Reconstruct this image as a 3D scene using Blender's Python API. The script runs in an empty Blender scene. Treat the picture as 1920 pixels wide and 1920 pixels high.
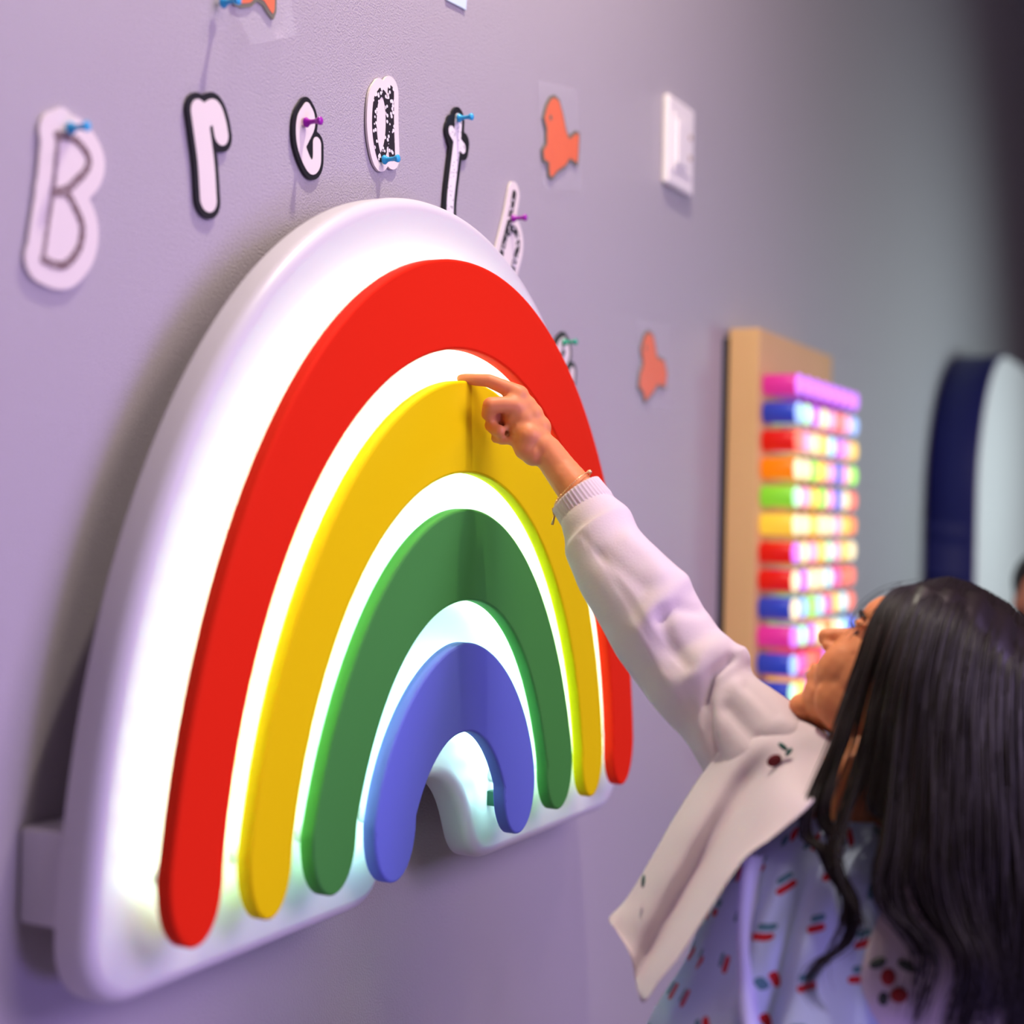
import bpy, bmesh, math, random
import numpy as np
from mathutils import Vector, Matrix, noise
random.seed(7)
SC = bpy.context.scene
COL = SC.collection

# ------------------------------------------------------------------ camera
F = Vector((0.88999916, 0.45594976, 0.00336324))
R = Vector((0.45578076, -0.88982891, 0.02164278))
U = Vector((-0.01286072, 0.01772915, 0.99976011))
CAM = Vector((-1.64051527, -1.045, 0.41196088))
FPX = 2800.0
cd = bpy.data.cameras.new('camera'); cam = bpy.data.objects.new('camera', cd); COL.objects.link(cam)
cam.matrix_world = Matrix(((R.x, U.x, -F.x, CAM.x), (R.y, U.y, -F.y, CAM.y), (R.z, U.z, -F.z, CAM.z), (0, 0, 0, 1)))
cd.sensor_width = 36; cd.lens = FPX/1920*36; cd.clip_start = .02
cd.dof.use_dof = True; cd.dof.focus_distance = 1.90; cd.dof.aperture_fstop = 1.7
SC.camera = cam

# ------------------------------------------------------------------ world, lights, exposure
SC.view_settings.view_transform = 'Standard'; SC.view_settings.look = 'None'
SC.view_settings.gamma = 1; SC.view_settings.use_curve_mapping = False
SC.view_settings.exposure = -0.08
W = bpy.data.worlds.new('room_light'); SC.world = W; W.use_nodes = True
bg = W.node_tree.nodes['Background']; bg.inputs[0].default_value = (.80, .72, .95, 1); bg.inputs[1].default_value = .11

def area(name, loc, target, size, power, color, sy=None):
    l = bpy.data.lights.new(name, 'AREA'); l.energy = power; l.color = color
    l.shape = 'RECTANGLE'; l.size = size; l.size_y = sy or size
    o = bpy.data.objects.new(name, l); COL.objects.link(o); o.location = loc
    o.rotation_euler = (Vector(target)-Vector(loc)).to_track_quat('-Z', 'Y').to_euler()
    return o
# downlight close to the wall above the rainbow (throws the hand's long shadow straight down)
area('downlight_near', (.01, -.50, 2.55), (.01, -.25, .3), .06, 47, (1, .91, .76))
# added broad soft fill, high behind the camera, brightens arches and girl
area('soft_fill_near', (-.7, -2.8, 1.9), (-.2, 0, .2), 1.3, 29, (1, .86, .76))
# soft violet light in front of the wall; the girl shades the wall under the panel
v_ = area('violet_lamp', (.35, -3.0, 1.3), (-.3, 0, -.2), 1.5, 22, (.60, .44, 1)); v_.data.spread = math.radians(100)
# added violet fill, low at the left, brightens the lower wall
v_ = area('violet_fill_low', (-.9, -2.7, -.4), (-.5, 0, .0), .7, 24, (.38, .27, 1))
# cool light of the far end of the room
v_ = area('cool_panel_far', (3.9, -2.2, .8), (3.3, 0, .35), .8, 17, (.70, .93, .94)); v_.data.spread = math.radians(104)
# small pinkish ceiling lamp over the girl
area('ceiling_lamp_pink', (.55, -1.25, 2.6), (.05, -.65, .2), .25, 9, (1, .70, .80))

# ------------------------------------------------------------------ helpers
def P(px, py, Z):
    """point at image column px, row py, at depth Z metres in front of the camera"""
    return CAM + F*Z + R*((px-960)/FPX*Z) - U*((py-960)/FPX*Z)
def onY(px, py, y=0.0):
    d = F*FPX + R*(px-960) - U*(py-960)
    t = (y-CAM.y)/d.y
    return CAM + d*t

def mat(name, color, rough=.5, spec=.5, metal=0, emit=None, estr=0, sss=0, trans=0, alpha=1, coat=0, bump=None, sheen=0, var=None, ior=1.45):
    m = bpy.data.materials.new(name); m.use_nodes = True
    nt = m.node_tree; b = nt.nodes['Principled BSDF']
    b.inputs['Base Color'].default_value = (*color, 1); b.inputs['Roughness'].default_value = rough
    b.inputs['Specular IOR Level'].default_value = spec; b.inputs['Metallic'].default_value = metal
    b.inputs['Transmission Weight'].default_value = trans; b.inputs['Alpha'].default_value = alpha
    b.inputs['Coat Weight'].default_value = coat; b.inputs['IOR'].default_value = ior
    if sheen: b.inputs['Sheen Weight'].default_value = sheen
    if sss:
        big = name == 'white_acrylic'
        b.inputs['Subsurface Weight'].default_value = sss; b.inputs['Subsurface Radius'].default_value = (.03, .03, .03) if big else (.012, .004, .002)
        b.inputs['Subsurface Scale'].default_value = 1
    if emit: b.inputs['Emission Color'].default_value = (*emit, 1); b.inputs['Emission Strength'].default_value = estr
    tc = nt.nodes.new('ShaderNodeTexCoord')
    if bump:
        sc, dist, st = bump
        n = nt.nodes.new('ShaderNodeTexNoise'); n.inputs['Scale'].default_value = sc; n.inputs['Detail'].default_value = 3
        nt.links.new(tc.outputs['Object'], n.inputs['Vector'])
        bp = nt.nodes.new('ShaderNodeBump'); bp.inputs['Distance'].default_value = dist; bp.inputs['Strength'].default_value = st
        nt.links.new(n.outputs['Fac'], bp.inputs['Height']); nt.links.new(bp.outputs['Normal'], b.inputs['Normal'])
    if var:
        sc, c2 = var
        n = nt.nodes.new('ShaderNodeTexNoise'); n.inputs['Scale'].default_value = sc; n.inputs['Detail'].default_value = 2
        nt.links.new(tc.outputs['Object'], n.inputs['Vector'])
        mx = nt.nodes.new('ShaderNodeMix'); mx.data_type = 'RGBA'
        mx.inputs[6].default_value = (*color, 1); mx.inputs[7].default_value = (*c2, 1)
        nt.links.new(n.outputs['Fac'], mx.inputs[0]); nt.links.new(mx.outputs[2], b.inputs['Base Color'])
    return m

def link_mesh(name, me, m=None, parent=None, smooth=False):
    o = bpy.data.objects.new(name, me); COL.objects.link(o)
    if m: me.materials.append(m)
    if smooth:
        for p in me.polygons: p.use_smooth = True
    if parent: o.parent = parent
    return o
def from_bm(name, bm, m=None, parent=None, smooth=False, loc=None):
    bmesh.ops.recalc_face_normals(bm, faces=bm.faces)
    me = bpy.data.meshes.new(name)
    if loc is not None:
        bmesh.ops.translate(bm, verts=bm.verts, vec=-Vector(loc))
    bm.to_mesh(me); bm.free()
    o = link_mesh(name, me, m, parent, smooth)
    if loc is not None: o.location = loc
    return o
def thing(name, label, cat, loc=(0, 0, 0), group=None):
    o = bpy.data.objects.new(name, None); COL.objects.link(o); o.location = loc
    o.empty_display_size = .05
    o['label'] = label; o['category'] = cat
    if group: o['group'] = group
    return o
def keep(o, parent):
    """parent without moving (parents here are unrotated empties)"""
    o.parent = parent; o.matrix_parent_inverse = Matrix.Translation(-Vector(parent.location)); return o
def struct(o): o['kind'] = 'structure'; return o
def box(bm, x0, x1, y0, y1, z0, z1, bev=0):
    r = bmesh.ops.create_cube(bm, size=1)
    vs = r['verts']
    for v in vs:
        v.co = Vector(((x0+x1)/2+v.co.x*(x1-x0), (y0+y1)/2+v.co.y*(y1-y0), (z0+z1)/2+v.co.z*(z1-z0)))
    if bev:
        es = list({e for v in vs for e in v.link_edges})
        bmesh.ops.bevel(bm, geom=es, offset=bev, segments=3, affect='EDGES', profile=.5)

def resample(pts, n, closed=False):
    pts = [Vector(p) for p in pts]
    if closed: pts = pts+[pts[0]]
    d = [0]
    for a, b in zip(pts, pts[1:]): d.append(d[-1]+(b-a).length)
    out = []
    N = n if closed else n-1
    j = 0
    for i in range(n):
        s = d[-1]*i/N
        while j < len(d)-2 and d[j+1] < s: j += 1
        t = (s-d[j])/max(d[j+1]-d[j], 1e-9); out.append(pts[j].lerp(pts[j+1], t))
    return out
def crom(pts, k):
    """Catmull-Rom through points (tuples of any length), k samples per span"""
    A = np.array(pts, float); A = np.vstack([2*A[0]-A[1], A, 2*A[-1]-A[-2]]); out = []
    for i in range(1, len(A)-2):
        p0, p1, p2, p3 = A[i-1:i+3]
        for j in range(k):
            t = j/k
            out.append(.5*((2*p1)+(-p0+p2)*t+(2*p0-5*p1+4*p2-p3)*t*t+(-p0+3*p1-3*p2+p3)*t**3))
    out.append(A[-2]); return np.array(out)

def slab(bm, outline, yb, yf, bev=.004, segs=4, bevback=.0):
    """extrude a closed x-z outline (list of (x,z)) from y=yb (wall side) to y=yf (room side, more negative), rounded front rim"""
    pts = [Vector((p[0], p[1])) for p in outline]
    n = len(pts)
    ar = sum(pts[i].x*pts[(i+1) % n].y-pts[(i+1) % n].x*pts[i].y for i in range(n))
    if ar < 0: pts.reverse()
    nor = []
    for i in range(n):
        t = (pts[(i+1) % n]-pts[i-1]).normalized(); nor.append(Vector((t.y, -t.x)))
    prof = []
    if bevback:
        for k in range(segs): a = math.pi/2*k/segs; prof.append((bevback*(1-math.sin(a)), yb-bevback*(1-math.cos(a))))
        prof.append((0, yb-bevback))
    else: prof.append((0, yb))
    for k in range(segs+1):
        a = math.pi/2*k/segs; prof.append((bev*(1-math.cos(a)), yf+bev-bev*math.sin(a)))
    rings = []
    for ins, y in prof:
        rings.append([bm.verts.new((pts[i].x-nor[i].x*ins, y, pts[i].y-nor[i].y*ins)) for i in range(n)])
    for a, b in zip(rings, rings[1:]):
        for i in range(n):
            f = bm.faces.new((a[i], a[(i+1) % n], b[(i+1) % n], b[i])); f.smooth = True
    f1 = bm.faces.new(rings[-1]); f0 = bm.faces.new(list(reversed(rings[0])))
    bmesh.ops.triangulate(bm, faces=[f1, f0])

# 2-D distance fields -> die-cut flat pieces
def seg_sdf(X, Y, strokes):
    """strokes: list of (points [(x,z)], r)"""
    D = np.full(X.shape, 9.)
    for pts, r in strokes:
        for (ax, ay), (bx, by) in zip(pts, pts[1:]):
            dx, dy = bx-ax, by-ay; L = dx*dx+dy*dy+1e-12
            t = np.clip(((X-ax)*dx+(Y-ay)*dy)/L, 0, 1)
            D = np.minimum(D, np.hypot(X-ax-t*dx, Y-ay-t*dy)-r)
    return D
def poly_sdf(X, Y, pts):
    D = np.full(X.shape, 9.); ins = np.zeros(X.shape, bool); n = len(pts)
    for i in range(n):
        (ax, ay), (bx, by) = pts[i], pts[(i+1) % n]
        dx, dy = bx-ax, by-ay; L = dx*dx+dy*dy+1e-12
        t = np.clip(((X-ax)*dx+(Y-ay)*dy)/L, 0, 1)
        D = np.minimum(D, np.hypot(X-ax-t*dx, Y-ay-t*dy))
        c = ((ay > Y) != (by > Y)) & (X < (bx-ax)*(Y-ay)/(by-ay+1e-12)+ax); ins ^= c
    return np.where(ins, -D, D)
def cut(name, fn, x0, x1, z0, z1, cell, y0, y1, m, parent=None):
    """fn(X,Z)->signed distance; builds the region fn<0 as a thin solid between y0 (back) and y1 (front)"""
    nx = int((x1-x0)/cell)+2; nz = int((z1-z0)/cell)+2
    X, Z = np.meshgrid(x0+np.arange(nx)*cell, z0+np.arange(nz)*cell)
    D = fn(X, Z)
    bm = bmesh.new(); cache = {}
    def V(key, x, z):
        if key not in cache: cache[key] = bm.verts.new((x, y1, z))
        return cache[key]
    for i in range(nz-1):
        for j in range(nx-1):
            c = [(i, j), (i, j+1), (i+1, j+1), (i+1, j)]
            d = [D[k] for k in c]
            if min(d) >= 0: continue
            poly = []
            for k in range(4):
                a, b = c[k], c[(k+1) % 4]; da, db = d[k], d[(k+1) % 4]
                if da < 0: poly.append(V(a, X[a], Z[a]))
                if (da < 0) != (db < 0):
                    t = da/(da-db); key = (min(a, b), max(a, b))
                    poly.append(V(key, X[a]+(X[b]-X[a])*t, Z[a]+(Z[b]-Z[a])*t))
            if len(poly) >= 3:
                try: bm.faces.new(poly)
                except ValueError: pass
    if abs(y1-y0) > 1e-6:
        r = bmesh.ops.extrude_face_region(bm, geom=list(bm.faces))
        for v in r['geom']:
            if isinstance(v, bmesh.types.BMVert): v.co.y = y0
    return from_bm(name, bm, m, parent)
def wp(pts, y=0): return [(onY(a, b, y).x, onY(a, b, y).z) for a, b in pts]

def tube(bm, pts, rad, seg=8, cap=True):
    pts = [Vector(p) for p in pts]; n = len(pts)
    if not hasattr(rad, '__len__'): rad = [rad]*n
    up = None; rings = []
    for i in range(n):
        t = (pts[min(i+1, n-1)]-pts[max(i-1, 0)]).normalized()
        if up is None: up = t.orthogonal().normalized()
        up = (up-t*up.dot(t)).normalized(); w = t.cross(up)
        rings.append([bm.verts.new(pts[i]+(up*math.cos(2*math.pi*k/seg)+w*math.sin(2*math.pi*k/seg))*rad[i]) for k in range(seg)])
    for a, b in zip(rings, rings[1:]):
        for k in range(seg):
            f = bm.faces.new((a[k], a[(k+1) % seg], b[(k+1) % seg], b[k])); f.smooth = True
    if cap: bm.faces.new(rings[-1]); bm.faces.new(list(reversed(rings[0])))

_T = {}
def _tmpl(u, v):
    if (u, v) not in _T:
        V = [(0, 0, 1)]; Fc = []
        for i in range(1, v):
            a = math.pi*i/v
            for k in range(u): b = 2*math.pi*k/u; V.append((math.sin(a)*math.cos(b), math.sin(a)*math.sin(b), math.cos(a)))
        V.append((0, 0, -1)); L = len(V)-1
        for k in range(u): Fc.append((0, 1+k, 1+(k+1) % u)); Fc.append((L, L-u+(k+1) % u, L-u+k))
        for i in range(v-2):
            for k in range(u): a = 1+i*u; Fc.append((a+k, a+u+k, a+u+(k+1) % u, a+(k+1) % u))
        _T[(u, v)] = (np.array(V), Fc)
    return _T[(u, v)]
class Acc:
    """mesh accumulator for bodies that get fused into one surface"""
    def __init__(self): self.v = []; self.f = []; self.n = 0
    def add(self, V, Fc): self.v.append(V); self.f += [tuple(i+self.n for i in f) for f in Fc]; self.n += len(V)
def ball(bm, c, r, ax=None, u=14, v=9):
    """ellipsoid; ax = 3 unit vectors, r = 3 radii (or one)"""
    if not hasattr(r, '__len__'): r = (r, r, r)
    V, Fc = _tmpl(u, v)
    A_ = np.array([list(a) for a in ax]) if ax else np.eye(3)
    W_ = np.array(c)+(V*np.array(r))@A_
    if isinstance(bm, Acc): bm.add(W_, Fc); return
    vs = [bm.verts.new(w) for w in W_]
    for f in Fc: bm.faces.new([vs[i] for i in f]).smooth = True
def cap(bm, a, b, ra, rb, k=None):
    a = Vector(a); b = Vector(b); L = (b-a).length
    k = k or max(2, int(L/(min(ra, rb)*.45))); k = min(k, 30)
    for i in range(k+1):
        t = i/k; ball(bm, a.lerp(b, t), ra+(rb-ra)*t, None, 12, 8)
def chain(bm, pts):
    """pts: (point, radius) joints"""
    for (a, ra), (b, rb) in zip(pts, pts[1:]): cap(bm, a, b, ra, rb)
def fuse(name, bm, voxel, m, parent, smooth=6, factor=.5):
    me = bpy.data.meshes.new(name+'_raw'); me.from_pydata(np.concatenate(bm.v).tolist(), [], bm.f)
    o = bpy.data.objects.new(name+'_raw', me); COL.objects.link(o)
    r = o.modifiers.new('r', 'REMESH'); r.mode = 'VOXEL'; r.voxel_size = voxel; r.use_smooth_shade = True
    s = o.modifiers.new('s', 'SMOOTH'); s.iterations = smooth; s.factor = factor
    dg = bpy.context.evaluated_depsgraph_get()
    out = bpy.data.meshes.new_from_object(o.evaluated_get(dg)); out.name = name
    bpy.data.objects.remove(o); bpy.data.meshes.remove(me)
    return link_mesh(name, out, m, parent, True)

# ------------------------------------------------------------------ materials
M = {}
M['wall'] = mat('wall_paint', (.45, .405, .425), .36, .5, bump=(380, .003, .55))
M['ceil'] = mat('ceiling_paint', (.6, .57, .6), .8)
M['floor'] = mat('floor_vinyl', (.25, .22, .24), .5, var=(3, (.3, .27, .28)))
M['plate'] = mat('white_acrylic', (.60, .56, .58), .35, .4, sss=.12)
M['red'] = mat('red_paint', (.76, .020, .005), .6, .06)
M['yellow'] = mat('yellow_paint', (.80, .58, .002), .6, .06)
M['green'] = mat('green_paint', (.062, .26, .050), .6, .08)
M['blue'] = mat('blue_paint', (.145, .18, .60), .6, .08)
M['led'] = mat('led_strip', (.8, .9, .85), .5, emit=(.50, 1.0, .72), estr=40)
M['card_w'] = mat('white_card', (.80, .71, .65), .6, .3)
M['card_b'] = mat('black_card', (.012, .011, .012), .45, .4)
M['orange'] = mat('orange_print', (.88, .145, .018), .4, .25, var=(60, (.80, .11, .012)))
M['olive'] = mat('olive_outline', (.12, .11, .05), .5)
M['film'] = mat('clear_film', (.9, .88, .92), .12, .35, alpha=.075)
M['switch'] = mat('switch_plastic', (.90, .83, .78), .35)
M['screw'] = mat('brass_screw', (.40, .28, .16), .4)
M['wood'] = mat('birch_wood', (.78, .47, .20), .5, .3, var=(6, (.70, .40, .16)))
M['black'] = mat('gap_shade', (.02, .02, .022), .6)
M['navy'] = mat('navy_edge', (.012, .014, .12), .5, .3)
M['whiteboard'] = mat('white_face', (.80, .73, .74), .4)
M['teal_pin'] = mat('blue_plastic', (.05, .50, .85), .15, .5, trans=.15)
M['purple_pin'] = mat('purple_plastic', (.42, .02, .44), .15, .5, trans=.1)
M['green_pin'] = mat('green_plastic', (.05, .62, .36), .15, .5, trans=.35)
M['steel'] = mat('steel', (.6, .6, .6), .3, metal=1)
M['skin'] = mat('skin', (.70, .255, .10), .48, .3, sss=.25)
M['hair'] = mat('dark_hair', (.010, .005, .004), .42, .32)
M['cardigan'] = mat('pale_pink_knit', (.66, .55, .57), .85, .15, sheen=.2, bump=(420, .0008, .5))
M['rib'] = mat('pale_pink_rib', (.64, .53, .55), .85, .15)
M['gold'] = mat('gold', (.75, .45, .22), .3, metal=1)
M['cherry'] = mat('embroidery_red', (.13, .006, .012), .8)
M['leaf'] = mat('embroidery_green', (.02, .11, .09), .8)
M['shoe'] = mat('white_shoe', (.7, .68, .68), .6)
M['denim'] = mat('plain_top', (.10, .12, .22), .8)

def speckle(name, base, dot, scale, thr, invert=False):
    m = mat(name, base, .5); nt = m.node_tree; b = nt.nodes['Principled BSDF']
    tc = [n for n in nt.nodes if n.type == 'TEX_COORD'][0]
    v = nt.nodes.new('ShaderNodeTexVoronoi'); v.inputs['Scale'].default_value = scale
    mp = nt.nodes.new('ShaderNodeMapping'); mp.inputs['Scale'].default_value = (1, .0, 1)
    nt.links.new(tc.outputs['Object'], mp.inputs[0]); nt.links.new(mp.outputs[0], v.inputs['Vector'])
    c = nt.nodes.new('ShaderNodeMath'); c.operation = 'LESS_THAN'; c.inputs[1].default_value = thr
    nt.links.new(v.outputs['Distance'], c.inputs[0])
    mx = nt.nodes.new('ShaderNodeMix'); mx.data_type = 'RGBA'
    mx.inputs[6].default_value = (*base, 1); mx.inputs[7].default_value = (*dot, 1)
    nt.links.new(c.outputs[0], mx.inputs[0]); nt.links.new(mx.outputs[2], b.inputs['Base Color'])
    return m
M['pebble'] = speckle('black_with_white_pebbles', (.018, .012, .016), (.88, .80, .79), 150, .36)
M['dots'] = speckle('white_with_tiny_dots', (.88, .81, .79), (.10, .09, .09), 200, .22)

# ------------------------------------------------------------------ setting
def plane_box(name, x0, x1, y0, y1, z0, z1, m):
    bm = bmesh.new(); box(bm, x0, x1, y0, y1, z0, z1); return struct(from_bm(name, bm, m))
ZF = -.95; ZC = 2.70
plane_box('wall_left', -3.2, 9.0, 0, .1, ZF, ZC, M['wall'])
plane_box('wall_far', 9.0, 9.1, -6, .1, ZF, ZC, M['wall'])
plane_box('floor', -3.2, 9.1, -6, .1, ZF-.05, ZF, M['floor'])
plane_box('ceiling', -3.2, 9.1, -6, .1, ZC+.05, ZC+.1, M['ceil'])

# ------------------------------------------------------------------ rainbow light panel
S = .9
rb = thing('rainbow_light_panel', 'large white backlit wall panel with raised red, yellow, green and blue arches', 'light panel', (0, -.055, .35))
def ell(a, top, zc, n):
    a *= S; top *= S; zc *= S; b = top-zc
    def w(z):
        if z <= zc: return a
        return a*max(0, 1-((z-zc)/b)**n)**(1/n)
    def half(z0, k=60):
        """points from (w(z0), z0) up to (0, top)"""
        t0 = math.asin(max(0, min(1, ((z0-zc)/b)**(n/2)))) if z0 > zc else 0
        out = []
        for i in range(k+1):
            t = t0+(math.pi/2-t0)*i/k
            out.append((a*math.cos(t)**(2/n) if i < k else 0, zc+b*math.sin(t)**(2/n)))
        if z0 < zc: out = [(a, z0)]+out
        return out
    return w, half
def arch_outline(o, i, zb, inset=0):
    wo, ho = ell(*o); wi, hi = ell(*i)
    rr = .070
    z0 = zb+rr
    outer = ho(z0)                                   # right side, bottom to top
    outer = outer+[(-x, z) for x, z in reversed(outer[:-1])]   # to the left bottom
    inner = hi(z0); inner = [(-x, z) for x, z in inner]+[(x, z) for x, z in reversed(inner[:-1])]
    def foot(sgn):
        a, b = wo(z0), wi(z0); c = (a+b)/2; h = (a-b)/2; out = []
        for k in range(1, 20):
            t = math.pi*k/20; out.append((sgn*(c+h*math.cos(t)), z0-rr*math.sin(t)**.9))
        return out                                  # from outer edge to inner edge
    pts = outer+foot(-1)+inner+list(reversed(foot(1)))
    q = resample([(x, z, 0) for x, z in pts], 420, True)
    return [(p.x, p.y) for p in q]
ARCH = [('red', (.6269, .8094, -.08, 2.05), (.5339, .6877, -.02, 2.0), -.002),
        ('yellow', (.4913, .6453, -.02, 1.9), (.4126, .5176, -.05, 2.0), -.002),
        ('green', (.3865, .4676, -.11, 1.95), (.2922, .3399, -.12, 2.1), -.002),
        ('blue', (.2290, .2814, .04, 1.8), (.1618, .1569, -.12, 2.1), -.014)]
YAB, YAF = -.127, -.145
def inset_curve(c, d): a, top, zc, n = c; return (a-d/S, top-d/S, zc, n)
for col, o, i, zb in ARCH:
    bm = bmesh.new(); slab(bm, arch_outline(o, i, zb), YAB, YAF, .0035, 4, .002)
    a = from_bm('arch', bm, M[col]); a['label'] = f'{col} rainbow arch'; keep(a, rb)
    # light strips on the back of the arch, just inside both rims
    for (crv, dd) in ((o, .023), (i, -.023)):
        w, h = ell(*inset_curve(crv, dd)); z0 = zb+.036
        r = h(z0, 50); line = r+[(-x, z) for x, z in reversed(r[:-1])]
        bm = bmesh.new()
        Ln = sum(math.hypot(a_[0]-b_[0], a_[1]-b_[1]) for a_, b_ in zip(line, line[1:]))
        line = [(p.x, p.y) for p in resample([(x, z, 0) for x, z in line], int(Ln/.0085))]
        vs = []
        for k, (x, z) in enumerate(line):
            a2 = Vector(line[min(k+1, len(line)-1)])-Vector(line[max(k-1, 0)]); a2.normalize(); nx, nz = a2.y, -a2.x
            vs.append([(x+nx*q*.004, y, z+nz*q*.004) for q, y in ((-1, YAB+.0005), (1, YAB+.0005), (1, YAB+.004), (-1, YAB+.004))])
        for k in range(len(vs)-1):            # separate diodes, two segments on, two off
            if k % 4 > 1: continue
            a_ = [bm.verts.new(q) for q in vs[k]]; b_ = [bm.verts.new(q) for q in vs[k+1]]
            for q in range(4): bm.faces.new((a_[q], a_[(q+1) % 4], b_[(q+1) % 4], b_[q]))
            bm.faces.new(a_); bm.faces.new(list(reversed(b_)))
        s = from_bm('light_strip', bm, M['led']); keep(s, a); s.matrix_parent_inverse = Matrix.Identity(4); s.parent = a
        s.location = -Vector(rb.location)*0
# stand-offs that carry the arches
for col, o, i, zb in ARCH:
    c0 = ell(((o[0]+i[0])/2), (o[1]+i[1])/2, (o[2]+i[2])/2, 2)
    for zz, sg in ((.06, 1), (.06, -1), (None, 0)):
        x = sg*c0[0](zz) if zz else 0; z = zz if zz else (o[1]+i[1])/2*S
        bm = bmesh.new(); tube(bm, [(x, -.097, z), (x, YAB-.001, z)], .009, 12)
        keep(from_bm('spacer', bm, M['plate']), rb)
# backing plate
PR = .600
wo, ho = ell(.612/S*1.0, .806/S, -.03/S, 2.05)
def plate_outline():
    r = .062; zb = -.053
    right = ho(zb+r, 70); a = right[0][0]
    cor = [(a-r+r*math.cos(t), zb+r-r*math.sin(t)) for t in [math.pi/2*k/10 for k in range(1, 11)]]
    notch = [(.17, -.053), (.145, -.051), (.125, -.041), (.110, -.022), (.100, .002), (.088, .027), (.070, .050), (.045, .068), (.022, .076), (0, .078)]
    seq = [(-x, z) for x, z in right]                        # left bottom -> top
    seq = seq+[(x, z) for x, z in reversed(right[:-1])]      # -> right bottom
    seq = seq+cor+notch+[(-x, z) for x, z in reversed(notch[:-1])]+[(-x, z) for x, z in reversed(cor)]
    q = resample([(x, z, 0) for x, z in seq], 520, True)
    q = [(p.x, p.y) for p in q]
    for _ in range(3): q = [((q[k-1][0]+2*q[k][0]+q[(k+1) % 520][0])/4, (q[k-1][1]+2*q[k][1]+q[(k+1) % 520][1])/4) for k in range(520)]
    return q
bm = bmesh.new(); slab(bm, plate_outline(), -.055, -.098, .016, 7, .004)
keep(from_bm('backing_plate', bm, M['plate']), rb)
bm = bmesh.new(); box(bm, -.36, .36, -.056, 0, .20, .50, .004); keep(from_bm('mounting_box', bm, M['plate']), rb)
bm = bmesh.new(); box(bm, -.602, -.50, -.056, -.002, .022, .112, .004); keep(from_bm('wall_bracket', bm, M['plate']), rb)
bm = bmesh.new(); box(bm, .46, .565, -.056, -.002, .022, .112, .004); keep(from_bm('wall_bracket', bm, M['plate']), rb)
q = onY(931, 1497, -.110)
bm = bmesh.new(); box(bm, q.x-.006, q.x+.008, -.122, -.098, q.z-.010, q.z+.010, .001)
o = from_bm('cable_clip', bm, mat('dark_green_clip', (.002, .05, .03), .4)); o['label'] = 'small dark green cable clip'; keep(o, rb)

# ------------------------------------------------------------------ letters
def bounds(pts, m):
    xs = [p[0] for p in pts]; zs = [p[1] for p in pts]; return min(xs)-m, max(xs)+m, min(zs)-m, max(zs)+m
def letter(label, strokes_px, back_r, m_back, m_str, extra=None, fill=None, y0=-.0015, th=.003):
    """strokes_px: list of (pixel polyline on the wall, stroke radius); card = strokes grown by back_r"""
    st = [(wp([tuple(q) for q in crom(p, 5)]) if len(p) > 2 else wp(p), r) for p, r in strokes_px]
    allp = [q for p, r in st for q in p]
    bx = bounds(allp, back_r+.03)
    back = [(p, r+back_r) for p, r in st]
    fl = [wp(f) for f in (fill or [])]
    ex = [(wp(p), r) for p, r in (extra or [])]
    def fb(X, Z):
        D = seg_sdf(X, Z, back+ex)
        for f in fl: D = np.minimum(D, poly_sdf(X, Z, f))
        return D
    c = Vector((sum(q[0] for q in allp)/len(allp), 0, sum(q[1] for q in allp)/len(allp)))
    t = thing('letter_cutout', label, 'letter', c, 'cut-out letters spelling a word above the rainbow')
    keep(cut('card', fb, *bx, .0022, y0, y0-th, m_back), t)
    keep(cut('printed_stroke', lambda X, Z: seg_sdf(X, Z, st), *bx, .0016, y0-th-.0002, y0-th-.0006, m_str), t)
    return t
letter('white capital B cutout with thin dark bowls, leftmost letter on the wall',
       [([(102, 254), (98, 300), (92, 362), (83, 420), (74, 485)], .0024),
        ([(100, 254), (134, 263), (158, 293), (156, 317), (136, 340), (117, 356), (93, 362)], .0042),
        ([(93, 362), (118, 364), (136, 394), (147, 424), (144, 458), (131, 482), (114, 497), (95, 497), (74, 487)], .0042)],
       .0185, M['card_w'], speckle('brown_doodle', (.20, .13, .12), (.5, .42, .40), 300, .35),
       extra=[([(93, 243), (112, 232)], .0150)],
       fill=[[(102, 254), (134, 263), (158, 293), (156, 317), (136, 340), (118, 364), (136, 394), (147, 424), (144, 458), (131, 482), (114, 497), (74, 487), (92, 362)]])
letter('lowercase r cutout, white on a thick black outline',
       [([(367, 212), (374, 262), (380, 310), (384, 374)], .0142), ([(371, 226), (384, 214), (396, 209), (404, 230), (408, 252)], .0125)],
       .0072, M['card_b'], M['card_w'])
letter('small lowercase e cutout on black card with a purple push pin through it',
       [([(570, 206), (558, 228), (557, 263), (565, 293), (577, 314), (587, 305), (588, 271)], .0086),
        ([(570, 206), (576, 218), (576, 235), (566, 257), (560, 268)], .0084)],
       .0062, M['card_b'], M['card_w'])
letter('lowercase a cutout of white card with black pebble-pattern strokes',
       [([(708, 173), (699, 190), (696, 230), (699, 268), (707, 297), (716, 280), (721, 250), (721, 210), (716, 182), (708, 173)], .0052),
        ([(727, 172), (727, 224), (729, 290)], .0075)],
       .0120, M['card_w'], M['pebble'], fill=[[(708, 173), (699, 190), (696, 230), (699, 268), (707, 297), (722, 285), (722, 180)]])
letter('tall lowercase t cutout, dotted white strokes on black, bottom tucked behind the rainbow',
       [([(854, 226), (851, 270), (840, 362), (838, 402)], .0096), ([(841, 247), (850, 262), (862, 278)], .0080)],
       .0088, M['card_b'], M['dots'], extra=[([(853, 219), (851, 213)], .0085), ([(842, 232), (842, 262)], .0125), ([(866, 268), (864, 282)], .0140), ([(850, 290), (834, 408)], .016)])
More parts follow.
